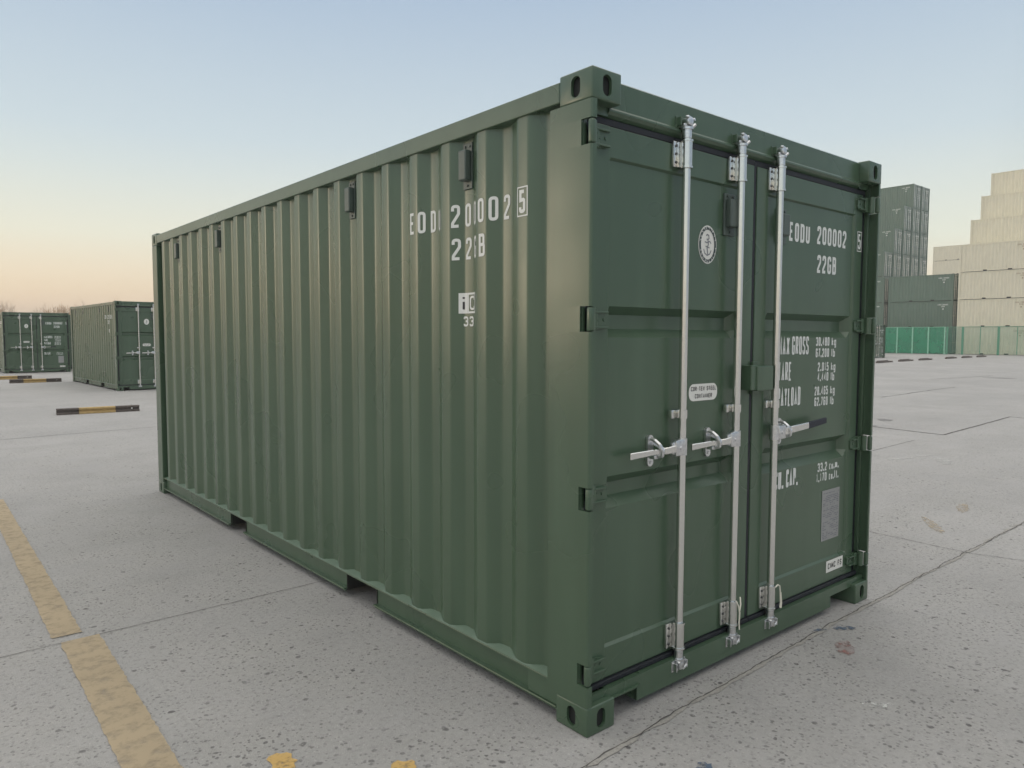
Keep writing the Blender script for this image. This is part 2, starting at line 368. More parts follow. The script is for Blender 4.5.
def on_door(bm, y):                    # u -> x, v -> z, lift -> towards -y
    m = MB(); 
    for v in bm.verts: v.co = Vector((v.co.x, y-v.co.z, v.co.y))
    me = bpy.data.meshes.new('t'); bm.to_mesh(me); bm.free(); m.bm.from_mesh(me); bpy.data.meshes.remove(me); return m

# ------------------------------------------------------------------ corrugation
F0, PT = 0.442, 0.2795
XO, XI = 0.010, 0.046
def side_profile():
    p = [(0.215, XI)]
    f = F0
    p += [(f-.14, XI), (f-.07, XO)]
    while f+PT < 5.80:
        p += [(f, XO), (f+.07, XI), (f+.14, XI), (f+.21, XO)]; f += PT
    p += [(f, XO), (f+.06, XI), (5.855, XI)]
    return p
SP = side_profile()
def fil2(p, r=0.011, n=3):
    out = [Vector(p[0])]
    for i in range(1, len(p)-1):
        a, b, c = Vector(p[i-1]), Vector(p[i]), Vector(p[i+1]); d1, d2 = a-b, c-b
        k = min(r, d1.length*.45, d2.length*.45); s, e = b+d1.normalized()*k, b+d2.normalized()*k
        for j in range(n+1): f = j/n; out.append(s*(1-f)**2+b*2*f*(1-f)+e*f*f)
    out.append(Vector(p[-1])); return out
SPF = fil2(SP)
def panel_x(y):
    for a, b in zip(SPF, SPF[1:]):
        if a.x <= y <= b.x: return a.y+(b.y-a.y)*(y-a.x)/(b.x-a.x)
    return XI

W, LN, H = 2.438, 6.058, 2.591

def casting(mb_dark, front, top, left, name_parent, far):
    """a hollow corner casting with stadium apertures in its outer faces"""
    w, d, h = 0.162, 0.178, 0.118
    t = bmesh.new(); bmesh.ops.create_cube(t, size=1)
    for v in t.verts: v.co = Vector((v.co.x*w, v.co.y*d, v.co.z*h))
    bmesh.ops.bevel(t, geom=list(t.edges), offset=0.007, segments=3, affect='EDGES', profile=0.5)
    t.faces.ensure_lookup_table()
    sx = -1 if left else 1; sy = -1 if front else 1; sz = 1 if top else -1
    for ax, sgn, (a, b) in ((0, sx, (0.025, 0.040)), (1, sy, (0.025, 0.040)), (2, sz, (0.032, 0.062))):
        f = max((f for f in t.faces if f.normal[ax]*sgn > 0.99), key=lambda f: f.calc_area())
        o1, o2 = [i for i in range(3) if i != ax]
        es = list(f.edges); c = f.calc_center_median().copy(); 
        bmesh.ops.delete(t, geom=[f], context='FACES_ONLY')
        loop = []; n = 20
        for k in range(n):                               # stadium: half width a, half height b
            an = 2*math.pi*k/n; ca, sa = math.cos(an), math.sin(an)
            pu = a*ca; pv = a*sa+(b-a)*(1 if sa > 1e-6 else (-1 if sa < -1e-6 else 0))
            if abs(sa) <= 1e-6: pv = 0
            co = c.copy(); co[o1] += pu; co[o2] += pv; loop.append(t.verts.new(co))
        inn = []
        for v in loop:
            co = v.co.copy(); co[ax] -= sgn*0.014; inn.append(t.verts.new(co))
        le = [t.edges.new((loop[k], loop[(k+1) % n])) for k in range(n)]
        for k in range(n): t.faces.new((loop[k], loop[(k+1) % n], inn[(k+1) % n], inn[k]))
        res = bmesh.ops.triangle_fill(t, use_beauty=True, use_dissolve=False, edges=es+le)
        bad = [g for g in res['geom'] if isinstance(g, bmesh.types.BMFace) and all(v in loop for v in g.verts)]
        if bad: bmesh.ops.delete(t, geom=bad, context='FACES_ONLY')
        t.faces.ensure_lookup_table()
    bmesh.ops.recalc_face_normals(t, faces=t.faces)
    m = MB(); me = bpy.data.meshes.new('t')
    cx = w/2 if left else W-w/2; cy = d/2 if front else LN-d/2; cz = H-h/2 if top else h/2
    t.transform(Matrix.Translation((cx, cy, cz))); t.to_mesh(me); t.free(); m.bm.from_mesh(me)
    o = m.build('corner_casting', GREEN, name_parent, smooth=True)
    mb_dark.box(cx-w/2+.018, cx+w/2-.018, cy-d/2+.018, cy+d/2-.018, cz-h/2+.018, cz+h/2-.018)
    dk = mb_dark.build('hollow_shade_block', DARK, o)  # dark block inside the shell stands in for shade in the hollow
    return o

def make_container():
    T = thing('shipping_container', 'large dark green shipping container dominating the yard, nearest of all, doors closed',
              'shipping container')
    # --- castings
    for fr in (1, 0):
        for tp in (1, 0):
            for lf in (1, 0): casting(MB(), fr, tp, lf, T, not fr)
    HZ = [(2.306, 2.403), (1.600, 1.698), (0.904, 0.996), (0.203, 0.289)]
    zb, zt_ = 0.118, H-0.118
    # --- door posts (side plate with slots at the hinges + inner J plate)
    for sgn in (0, 1):
        m = MB(); X = (lambda a, b: (a, b)) if sgn == 0 else (lambda a, b: (W-b, W-a))
        fx = (lambda u: u) if sgn == 0 else (lambda u: W-u)
        arc = [(0.011-0.011*math.cos(R(a_)), 0.011-0.011*math.sin(R(a_))) for a_ in range(0, 91, 15)]
        full = [(0, .222)]+arc+[(.027, 0), (.027, .010), (.012, .012), (.012, .222)]
        back = [(0, .222), (0, .057), (.012, .057), (.012, .222)]
        zz = [zb]+[z for p in sorted(HZ) for z in p]+[zt_]
        for i in range(len(zz)-1):
            m.prism([(fx(u), v) for u, v in (full if i % 2 == 0 else back)], 'z', zz[i], zz[i+1])
        m.box(*X(0.0006, 0.030), 0.2225, 0.230, zb+.02, zt_)
        for a, b in HZ: m.box(*X(0.0002, 0.027), 0.0, 0.024, a+.003, b-.003, 0.008, 3)
        m.box(*X(0.012, 0.07), 0.098, 0.11, zb, zt_)
        m.box(*X(0.012, 0.03), 0.055, 0.098, zb, zt_, .003)
        m.box(*X(0.05, 0.15), 0.111, 0.20, zb, zt_)
        m.build('corner_post', GREEN, T, smooth=True)
        m = MB(); xa, xb = X(0.05, 0.16)
        m = MB(); X2 = X(0.0, 0.15); m.box(*X2, LN-.16, LN-.001, zb, zt_, 0.006)
        m.build('corner_post', GREEN, T)
    # --- top and bottom rails
    PK = [(1.686, 2.037), (3.712, 4.035)]
    for sgn in (0, 1):
        X = (lambda a, b: (a, b)) if sgn == 0 else (lambda a, b: (W-b, W-a))
        m = MB(); m.box(*X(0.001, 0.061), 0.178, LN-.178, 2.492, 2.572, 0.005, 3); m.build('top_rail', GREEN, T)
        m = MB()
        m.box(*X(0.001, 0.06), 0.18, LN-.178, 0.158, 0.166, 0.002)
        segs = [0.18]+[v for p in PK for v in p]+[LN-.178]
        for i in range(0, 6, 2):
            a, b = segs[i], segs[i+1]
            m.box(*X(0.030, 0.036), a, b, 0.060, 0.158)
            m.box(*X(0.001, 0.06), a, b, 0.054, 0.061, 0.002)
            m.box(*X(0.012, 0.018), a+.001, b-.001, 0.042, 0.054)
        m.box(*X(0.002, 0.012), 0.182, 0.35, 0.148, 0.1575); m.box(*X(0.008, 0.0175), 0.182, 0.36, 0.064, 0.148, 0.002)
        m.build('bottom_rail', GREEN, T)
    # --- corrugated sides
    bpan = None
    for sgn in (0, 1):
        m = MB(); f = (lambda x: x) if sgn == 0 else (lambda x: W-x)
        rows = [0.1665, 2.4925]; off = 0.004
        A = [[m.bm.verts.new((f(p.y), p.x, z)) for p in SPF] for z in rows]
        B = [[m.bm.verts.new((f(p.y+off), p.x, z)) for p in SPF] for z in rows]
        for i in range(len(SPF)-1):
            m.bm.faces.new((A[0][i], A[0][i+1], A[1][i+1], A[1][i])); m.bm.faces.new((B[0][i+1], B[0][i], B[1][i], B[1][i+1]))
            for r in (0, 1): m.bm.faces.new((A[r][i], B[r][i], B[r][i+1], A[r][i+1]))
        o = m.build('side_panel', GREEN, T, smooth=True, recalc=True)
        # sealant fillet where the sheet meets the bottom rail
        m = MB(); rw = random.Random(21+sgn); lo, hi = [], []; yy = .232
        while yy < 5.84:
            px_ = panel_x(yy); d = px_-.006
            lo.append(m.bm.verts.new((f(.004+rw.uniform(0, .002)), yy, .1665))); hi.append(m.bm.verts.new((f(px_-.0008), yy, .168+.35*d+rw.uniform(0, .003)))); yy += .014
        for i in range(len(lo)-1): m.bm.faces.new((lo[i], lo[i+1], hi[i+1], hi[i]))
        m.build('sealant_bead', SEALANT, T, smooth=True, recalc=True)
        if sgn == 0: bpan = o
        cs = [0.8265, 1.9445, 4.180, 5.298] if sgn == 0 else [0.8265, 5.298]
        for cyv in cs:
            v = MB()
            v.box(f(0.037) if sgn == 0 else f(0.046), f(0.045) if sgn == 0 else f(0.038), cyv-.034, cyv+.034, 2.262, 2.472, .002)
            xs = sorted((f(0.036), f(-0.002+0.004)))
            v.box(xs[0], xs[1], cyv-.028, cyv+.028, 2.298, 2.436, .007, 3)
            for yy, zz in ((-.017, 2.455), (.017, 2.455), (0, 2.278)):
                v.cyl((f(.038), cyv+yy, zz), (f(.032), cyv+yy, zz), .006, n=8)
            v.build('vent_cover', GREEN if sgn else VENTG, o)
    # --- side lettering
    bm = bmesh.new()
    def wr(s, y0, y1, z, h, th, gap=.35): write(bm, s, -y0, -y1, z, h, th, gap)
    wr('EODU', 1.279, 1.030, 2.097, 0.106, 0.0140, .66)
    wr('200002', 0.925, 0.528, 2.093, 0.106, 0.0140, .66)
    frame_rect(bm, -.441, -.374, 2.084, 2.208, 0.0055); wr('5', .428, .388, 2.098, .096, .0150)
    wr('22GB', 0.922, 0.662, 1.941, 0.101, 0.0140, .66)
    bx = bm
    rect(bx, -.890, -.838, 1.690, 1.786, .0004); frame_rect(bx, -.838, -.762, 1.690, 1.786, .009)
    wr('C', .822, .780, 1.705, .066, .010)
    wr('33', .866, .790, 1.629, .047, .009)
    for p in SPF:
        g = list(bm.verts)+list(bm.edges)+list(bm.faces)
        if 0.2 < p.x < 1.4: bmesh.ops.bisect_plane(bm, geom=g, plane_co=(-p.x, 0, 0), plane_no=(1, 0, 0), dist=1e-6)
    m = MB()
    for v in bm.verts: y = -v.co.x; v.co = Vector((panel_x(y)-0.0012-v.co.z, y, v.co.y))
    me = bpy.data.meshes.new('t'); bm.to_mesh(me); bm.free(); m.bm.from_mesh(me); m.build('side_lettering', WHITE, bpan)
    bm = bmesh.new(); write(bm, 'i', -.876, -.852, 1.703, .070, .012)
    m = MB()
    for v in bm.verts: y = -v.co.x; v.co = Vector((panel_x(y)-0.0028-v.co.z, y, v.co.y))
    me = bpy.data.meshes.new('t'); bm.to_mesh(me); bm.free(); m.bm.from_mesh(me); m.build('side_lettering', BLACK, bpan)
    # --- roof, floor, far end wall
    m = MB(); n = 44; prev = None
    ys = []; y = 0.16
    while y < LN-.2:
        ys += [(y, 2.556), (y+.05, 2.556), (y+.07, 2.573), (y+.12, 2.573)]; y += 0.14
    ys.append((LN-.16, 2.556))
    rowa = [m.bm.verts.new((0.0615, a, b)) for a, b in ys]; rowb = [m.bm.verts.new((W-.0615, a, b)) for a, b in ys]
    for i in range(len(ys)-1): m.bm.faces.new((rowa[i], rowb[i], rowb[i+1], rowa[i+1]))
    m.build('roof_panel', GREEN, T)
    m = MB(); m.box(0.065, W-.065, 0.13, LN-.06, 0.135, 0.17)
    for y in [0.45+.33*k for k in range(17)]:
        if not any(a-.05 < y < b+.05 for a, b in PK): m.box(0.065, W-.065, y, y+.045, 0.045, 0.135)
    for a, b in PK:
        for yy in (a-.006, b): m.box(0.025, W-.025, yy, yy+.006, 0.045, 0.157)
    m.build('underfloor_frame', WOODF, T)
    m = MB(); pr = []; x = 0.15
    while x < W-.2: pr += [(x, LN-.012), (x+.11, LN-.012), (x+.135, LN-.057), (x+.245, LN-.057), ]; x += .27
    pr = [p for p in pr if p[0] < W-.15]+[(W-.15, LN-.012)]
    a = [m.bm.verts.new((p[0], p[1], .1)) for p in pr]; b = [m.bm.verts.new((p[0], p[1], 2.5)) for p in pr]
    for i in range(len(pr)-1): m.bm.faces.new((a[i], a[i+1], b[i+1], b[i]))
    m.build('end_wall', GREEN, T, recalc=True)
    for za, zb2 in ((2.49, 2.585), (.03, .155)):
        m = MB(); m.box(.162, W-.162, LN-.09, LN-.004, za, zb2, .004); m.build('end_rail', GREEN, T)
    # --- door header and sill
    m = MB()
    m.prism([(0.055, 2.580), (0.061, 2.586), (0.16, 2.586), (0.16, 2.442), (0.078, 2.442), (0.060, 2.452), (0.050, 2.463), (0.050, 2.470), (0.055, 2.478)], 'x', .150, W-.150)
    m.box(.013, .150, .060, .16, 2.442, 2.473); m.box(W-.150, W-.013, .060, .16, 2.442, 2.473)
    m.build('door_header', GREEN, T)
    m = MB()
    pts = [(0.014, .119), (0.014, .145), (W-.014, .145), (W-.014, .119), (2.285, .119), (2.276, .100), (2.028, .100), (2.028, .036), (.334, .036), (.334, .100), (.158, .100), (.150, .119)]
    m.prism(pts, 'y', .030, .046)
    m.box(.334, .340, .031, .14, .0365, .0995); m.box(2.022, 2.028, .031, .14, .0365, .0995)
    m.box(.15, 2.28, .047, .13, .128, .1445)
    m.box(.36, 2.0, .047, .13, .037, .045)
    m.prism([(.012, .1005), (.340, .1005), (.340, .112), (.325, .1085), (.012, .1085)], 'y', .018, .0295)  # folded lip over the near cut-out
    m.build('door_sill', GREEN, T)
    # --- doors
    DX = [(0.080, 0.171, 1.100, 1.205), (1.233, 1.335, 2.270, 2.358)]
    Z0, Z1 = 0.168, 2.412
    PY = 0.079
    for di, (xa, xp, xq, xb) in enumerate(DX):
        m = MB()
        yf, yk = 0.067, 0.128
        m.box(xa, xp, yf, yk, Z0, Z1, .003, 2); m.box(xq, xb, yf, yk, Z0, Z1, .003, 2)
        m.box(xp-.002, xq+.002, yf+.0012, yk-.001, 2.290, Z1-.001, .003); m.box(xp-.002, xq+.002, yf+.0012, yk-.001, Z0+.001, .3005, .003)
        # pressed sheet: chamfered border, two horizontal swages
        xs = [xp-.001, xp+.010] + ([xp+.034] if di else [xp+.018]) + [xq-.045, xq-.010, xq+.001]
        zs = [.299, .309, .879, .920, .974, 1.010, 1.578, 1.614, 1.672, 1.705, 2.283, 2.291]
        sw = {3: .044, 4: .044, 7: .044, 8: .044}
        V = []
        for zi, z in enumerate(zs):
            row = []
            for xi, x in enumerate(xs):
                y = PY
                if zi in (0, len(zs)-1) or xi in (0, len(xs)-1): y = yf+.0015
                elif zi in sw and xi in (2, 3): y = PY+sw[zi]
                row.append(m.bm.verts.new((x, y, z)))
            V.append(row)
        for zi in range(len(zs)-1):
            for xi in range(len(xs)-1): m.bm.faces.new((V[zi][xi], V[zi][xi+1], V[zi+1][xi+1], V[zi+1][xi]))
        D = m.build('door', GREEN, T, 'left door leaf with two locking rods' if di == 0 else 'right door leaf with one locking rod and weight markings')
        # hinges
        for a, b in HZ:
            m = MB(); s = 1 if di == 0 else -1; e = xa if di == 0 else xb
            X = lambda u, v: (e+s*u, e+s*v) if s > 0 else (e+s*v, e+s*u)
            m.cyl((e-s*.040, .036, a+.002), (e-s*.040, .036, b-.002), .017, n=14)
            m.box(*X(-.040, .010), .046, .056, a+.006, b-.006, .003)
            zc = (a+b)/2
            pl = [(e-s*.02, a+.004), (e+s*.074, a+.016), (e+s*.084, zc-.020), (e+s*.084, zc+.020), (e+s*.074, b-.016), (e-s*.02, b-.004)]
            m.prism(pl, 'y', .057, .0665)
            m.box(*X(-.01, .072), .044, .058, b-.024, b-.016, .002); m.box(*X(-.01, .072), .044, .058, a+.014, a+.022, .002)
            for u in (.022, .055): m.cyl((e+s*u, .058, zc), (e+s*u, .053, zc), .007, n=8)
            m.build('hinge', GREEN, D)
        # gasket round the leaf
        m = MB()
        if di == 0: m.box(.032, xa+.004, .078, .097, Z0-.02, Z1+.025, .004)
        else: m.box(xb-.004, W-.032, .078, .097, Z0-.02, Z1+.025, .004)
        gx0, gx1 = (xa-.04, 1.218) if di == 0 else (1.2205, xb+.04)
        m.box(gx0, gx1, .072, .099, Z1+.001, 2.441, .004)
        m.box(gx0, gx1, .054, .099, .1455, Z0-.001, .004)
        if di == 0: m.box(xb+.001, xb+.025, .070, .105, Z0-.016, Z1+.02, .004)
        m.build('gasket', RUBBER, D)
        # locking rods
        rods = [(0.617, -1), (1.035, -1)] if di == 0 else [(1.379, 1)]
        for ri, (rxx, hd) in enumerate(rods):
            ry = 0.030; rr = 0.0182
            m = MB(); m.cyl((rxx, ry, .17), (rxx, ry, 2.47), rr, n=24); rod = m.build('locking_rod', ZINC, D, smooth=True)
            for top in (0, 1):                           # bearing brackets, cams and keepers
                m = MB(); za, zc2 = (2.305, 2.425) if top else (.186, .308)
                m.box(rxx-.060, rxx-.018, .052, .0665, za+.004, zc2-.006, .004)
                m.box(rxx+.020, rxx+.036, .052, .0665, za+.004, zc2-.006, .004)
                m.cyl((rxx, ry, za), (rxx, ry, zc2), .0245, n=20)
                m.cyl((rxx, ry, za), (rxx, ry, za+.008), .028, n=20); m.cyl((rxx, ry, zc2-.008), (rxx, ry, zc2), .028, n=20)
                m.box(rxx-.03, rxx+.032, .046, .058, za+.006, zc2-.008)
                m.mark(1)
                for zz in (za+.024, (za+zc2)/2, zc2-.026):
                    m.cyl((rxx-.044, .053, zz), (rxx-.044, .0475, zz), .006, n=8)
                for zz in (za+.026, zc2-.028):
                    m.cyl((rxx+.028, .052, zz), (rxx+.028, .047, zz), .006, n=8)
                m.build('rod_bracket', [ZINC, BLKZ], D, smooth=True)
                m = MB(); s = 1 if top else -1; z0 = 2.432 if top else .180
                m.cyl((rxx, ry, z0), (rxx, ry, z0+s*.038), .021, n=16)
                m.cyl((rxx, ry, z0+s*.036), (rxx, ry, z0+s*.046), .027, n=12)
                zk = z0+s*.068
                m.box(rxx-.020, rxx+.016, .006, .046, zk-.016, zk+.016, .006)
                m.box(rxx-.030, rxx-.006, .020, .052, zk-.024, zk-.008, .004)
                m.box(rxx-.028, rxx+.030, .010, .026, zk+.012, zk+.022, .003, rot=Matrix.Rotation(.25, 3, 'Z'))
                m.cyl((rxx+.020, .022, zk-.022), (rxx+.034, .012, zk-.006), .008, n=8)
                m.cyl((rxx+.026, .040, zk+.012), (rxx+.034, .014, zk+.016), .007, n=8)
                m.build('locking_cam', ZINCD, D, smooth=True)
                m = MB(); kb = .0545 if top else .0295
                m.box(rxx-.044, rxx-.038, kb-.026, kb, zk-.018, zk+.018, .002); m.box(rxx+.036, rxx+.042, kb-.022, kb, zk-.018, zk+.018, .002)
                m.box(rxx-.050, rxx+.046, kb-.0035, kb+.001, zk-.024, zk+.024, .0015)
                m.build('cam_keeper', ZINCD if not top else GREEN, D)
            # mid guide
            m = MB(); m.box(rxx-.054, rxx-.008, .046, .0665, 1.224, 1.262, .003); m.box(rxx+.014, rxx+.034, .050, .0665, 1.224, 1.262, .003)
            m.cyl((rxx, ry, 1.224), (rxx, ry, 1.262), .0225, n=20); m.build('rod_guide', ZINC, D, smooth=True)
            # handle hub, handle, catch
            hz = 1.098
            m = MB()
            xa_, xb_ = sorted((rxx+hd*.008, rxx+hd*.072)); m.box(xa_, xb_, .004, .034, hz-.034, hz+.036, .006)
            xa_, xb_ = sorted((rxx+hd*.050, rxx+hd*.086)); m.box(xa_, xb_, .012, .030, hz-.026, hz+.028, .005)
            m.cyl((rxx, ry, hz-.036), (rxx, ry, hz+.038), .0235, n=16)
            m.cyl((rxx+hd*.036, .000, hz), (rxx+hd*.036, .010, hz), .009, n=10)
            m.build('handle_hub', ZINCD, D, smooth=True)
            m = MB()
            def seg(u0, u1, ya, yb, ha, hb, z_a, z_b, th=.011):
                t = bmesh.new(); vs = []
                for u, yy, hh, zc in ((u0, ya, ha, z_a), (u1, yb, hb, z_b)):
                    for dy, dz in ((-th/2, -hh/2), (th/2, -hh/2), (th/2, hh/2), (-th/2, hh/2)): vs.append(t.verts.new((rxx+hd*u, yy+dy, zc+dz)))
                for f in ((0, 1, 2, 3), (7, 6, 5, 4), (0, 4, 5, 1), (1, 5, 6, 2), (2, 6, 7, 3), (3, 7, 4, 0)): t.faces.new([vs[i] for i in f])
                bmesh.ops.recalc_face_normals(t, faces=t.faces); m._merge(t, .003, 1)
            if hd < 0:
                seg(.044, .120, .012, .012, .034, .030, hz, hz-.004); seg(.118, .190, .012, .028, .030, .024, hz-.004, hz-.006)
                seg(.188, .345, .028, .030, .024, .030, hz-.006, hz-.010)
            else:
                seg(.044, .150, .012, .018, .040, .038, hz, hz+.004); seg(.148, .330, .018, .022, .038, .034, hz+.004, hz+.012)
            m.build('door_handle', ZINC, D)
            if hd > 0:
                m = MB(); seg(.328, .520, .022, .024, .036, .030, hz+.012, hz+.026, .016); m.build('handle_grip', GRIP, D)
            m = MB(); cx = rxx+hd*(.172 if hd < 0 else .110); zc = hz-.004
            for zo in (.048, -.050): m.cyl((cx, .064, zc+zo), (cx, .078, zc+zo), .0195, n=18)
            m.box(cx-.0190, cx+.0190, .0645, .0775, zc-.050, zc+.048)
            m.box(cx-.016, cx+.016, .030, .066, zc-.034, zc-.016, .004)
            m.tube([(cx-.004, .060, zc+.052), (cx-.002, .040, zc+.046), (cx+.004, .018, zc+.028), (cx+.012, .008, zc+.004), (cx+.014, .012, zc-.018), (cx+.010, .030, zc-.024)], .0085, 10)
            m.tube([(cx+.012, .056, zc+.030), (cx+.020, .030, zc+.016), (cx+.030, .012, zc+.006)], .007, 8)
            m.cyl((cx, .056, zc+.050), (cx, .066, zc+.050), .008, n=10); m.cyl((cx, .058, zc-.052), (cx, .066, zc-.052), .007, n=10)
            m.build('handle_catch', ZINCD, D, smooth=True)
        # vents on doors
        vx, vz0, vz1 = (1.008, 2.058, 2.252) if di == 0 else (1.470, 2.060, 2.235)
        m = MB(); m.box(vx-.044, vx+.044, PY-.010, PY-.001, vz0, vz1, .002); m.box(vx-.034, vx+.034, PY-.040, PY-.009, vz0+.036, vz1-.028, .008, 3)
        for xx, zz in ((-.022, vz1-.013), (.022, vz1-.013), (0, vz0+.017)): m.cyl((vx+xx, PY-.008, zz), (vx+xx, PY-.016, zz), .006, n=8)
        m.build('vent_cover', VENTG, D)
        # markings
        if di == 0:
            bm = bmesh.new(); ell(bm, .848, 2.004, .070, .087, .0012, 48)
            on_door(bm, PY).build('round_sticker', STICK, D)
            bm = bmesh.new()
            pts = [Vector((.848+.0585*math.cos(2*math.pi*k/48), 2.004+.0745*math.sin(2*math.pi*k/48))) for k in range(48)]
            ribbon(bm, pts, True, .0135, 0, 0, .0024)
            on_door(bm, PY).build('sticker_ring', INK, D)
            bm = bmesh.new()
            for k in range(22):                           # ring lettering, too small to read
                a = 2*math.pi*(k+.3)/22
                if k in (0, 11): continue
                c = Vector((.848+.0585*math.cos(a), 2.004+.0745*math.sin(a))); d = Vector((-math.sin(a), math.cos(a)))*.0045
                n = Vector((math.cos(a), math.sin(a)))*.0045
                ribbon(bm, [c-d-n, c-d+n, c+d+n], False, .0028, 0, 0, .0034+k*.0001) if k % 3 else ribbon(bm, [c-d+n, c+n*.2, c+d+n, c-n], False, .0028, 0, 0, .0034+k*.0001)
            on_door(bm, PY).build('sticker_lettering', WHITE, D)
            bm = bmesh.new(); cx, cz = .848, 2.0
            def rb(pts, th, l=.0022): ribbon(bm, [Vector((cx+a, cz+b)) for a, b in pts], False, th, 0, 0, l)
            rb([(-.012, .044), (-.004, .050), (.008, .046), (.010, .034), (.002, .026), (-.008, .030)], .006)
            rb([(.002, .024), (.006, .006), (-.004, -.012), (.002, -.042)], .007, .0023)
            rb([(-.022, .016), (-.004, .012), (.016, .020), (.026, .010)], .005, .0024)
            rb([(-.030, -.018), (-.022, -.036), (-.004, -.045), (.016, -.038), (.028, -.020)], .005, .0025)
            rb([(-.016, -.004), (.014, -.010)], .005, .0026)
            on_door(bm, PY).build('sticker_emblem', GREYINK, D)
            bm = bmesh.new(); rect(bm, .726, .946, 1.288, 1.366, .0012, .034, 6); on_door(bm, PY).build('oval_sticker', STICK, D)
            bm = bmesh.new(); write(bm, 'COR-TEN STEEL', .742, .932, 1.334, .020, .0032, .4, .0022); write(bm, 'CONTAINER', .772, .902, 1.300, .020, .0032, .4, .0022)
            on_door(bm, PY).build('sticker_lettering', BLACK, D)
            # cord tied round the bottom of the second rod
            m = MB(); m.tube([(1.03, .006, .312), (1.045, .0, .285), (1.052, -.002, .25), (1.050, -.001, .20), (1.052, -.002, .168)], .0035)
            m.tube([(1.075, .012, .320), (1.062, .0, .290), (1.052, -.002, .262)], .0035); m.build('seal_cord', SEALT, D, smooth=True)
        else:
            bm = bmesh.new(); T1, T2 = .0165, .0095
            write(bm, 'EODU', 1.560, 1.772, 2.083, .098, T1, .32); write(bm, '200002', 1.852, 2.186, 2.090, .098, T1, .32)
            write(bm, '22GB', 1.860, 2.074, 1.934, .098, T1, .32)
            on_door(bm, PY-.0012).build('door_lettering', WHITE, D); bm = bmesh.new()
            write(bm, 'MAX', 1.482, 1.592, 1.486, .098, .0118, .28); write(bm, 'GROSS', 1.618, 1.792, 1.488, .098, .0118, .28)
            on_door(bm, PY-.0012).build('door_lettering', WHITE, D); bm = bmesh.new()
            write(bm, 'TARE', 1.484, 1.618, 1.351, .100, .0118, .28); write(bm, 'PAYLOAD', 1.484, 1.716, 1.216, .100, .0118, .28)
            on_door(bm, PY-.0012).build('door_lettering', WHITE, D); bm = bmesh.new()
            for a, ua, z in (('30.480', 'kg', 1.533), ('67.200', 'lb', 1.470), ('2.015', 'kg', 1.392), ('4.440', 'lb', 1.336), ('28.465', 'kg', 1.258), ('62.760', 'lb', 1.198)):
                x0 = 1.872 if len(a) > 5 else 1.900
                write(bm, a, x0, 2.022, z, .050, .0092, .28); write(bm, ua, 2.050, 2.102 if ua == 'kg' else 2.092, z, .050, .0092, .28)
                if ua == 'lb': on_door(bm, PY-.0012).build('weight_lettering', WHITE, D); bm = bmesh.new()
            on_door(bm, PY-.0012).build('door_lettering', WHITE, D); bm = bmesh.new()
            write(bm, 'CU.', 1.476, 1.564, .778, .098, .0140, .28); write(bm, 'CAP.', 1.592, 1.712, .778, .098, .0140, .28)
            write(bm, '33.2', 1.930, 2.036, .822, .050, .0092, .28); write(bm, 'cu.m.', 2.064, 2.176, .822, .050, .0092, .28)
            write(bm, '1.170', 1.918, 2.036, .763, .050, .0092, .28); write(bm, 'cu.ft.', 2.064, 2.176, .763, .050, .0092, .28)
            on_door(bm, PY-.0012).build('door_lettering', WHITE, D)
            bm = bmesh.new(); frame_rect(bm, 2.296, 2.352, 2.082, 2.198, .0045); write(bm, '5', 2.307, 2.341, 2.096, .088, .0125)
            on_door(bm, .0655).build('door_lettering', WHITE, D)
            m = MB(); m.box(1.990, 2.196, PY-.003, PY-.0005, .412, .706, .001); m.build('data_plate', PLATE, D)
            bm = bmesh.new(); z = .690; k = 0
            while z > .425:
                x = 2.002
                while x < 2.176:
                    l = random.uniform(.008, .04)
                    if random.random() < .75: rect(bm, x, min(x+l, 2.184), z-.0042, z, .0008)
                    x += l+.007
                z -= .0105 if k % 6 else .018; k += 1
            on_door(bm, PY-.0032).build('plate_engraving', GREYINK, D)
            bm = bmesh.new(); rect(bm, 2.040, 2.240, .222, .290, .001); on_door(bm, .0675).build('maker_sticker', STICK, D)
            bm = bmesh.new(); write(bm, 'CIMC FS', 2.060, 2.222, .240, .034, .006, .35, .002); on_door(bm, .0675).build('sticker_lettering', BLACK, D)
            m = MB(); m.box(1.128, 1.178, .010, .066, 1.325, 1.445, .004); m.box(1.170, 1.312, .002, .066, 1.320, 1.440, .005)
            m.box(1.205, 1.26, .05, .0665, 1.30, 1.46, .003); m.build('lock_box', GREEN, D)
            m = MB(); m.tube([(1.380, .006, .300), (1.400, .0, .312), (1.425, .004, .300), (1.436, .006, .262), (1.440, .006, .205), (1.436, .006, .185), (1.446, .006, .180), (1.450, .006, .205), (1.440, .006, .262)], .0038)
            m.build('seal_cord', SEALT, D, smooth=True)
    return T
SEALANT = plain('painted_sealant', (0.13, 0.19, 0.14), 0.4, scale=20)
VENTG = plain('vent_grey_green', (0.085, 0.110, 0.098), 0.35)
INK = plain('sticker_dark_ink', (0.05, 0.07, 0.07), 0.6)
GREYINK = plain('sticker_grey_ink', (0.20, 0.21, 0.23), 0.6)
BLKZ = plain('dark_rivets', (0.12, 0.12, 0.12), 0.5, metal=0.5)

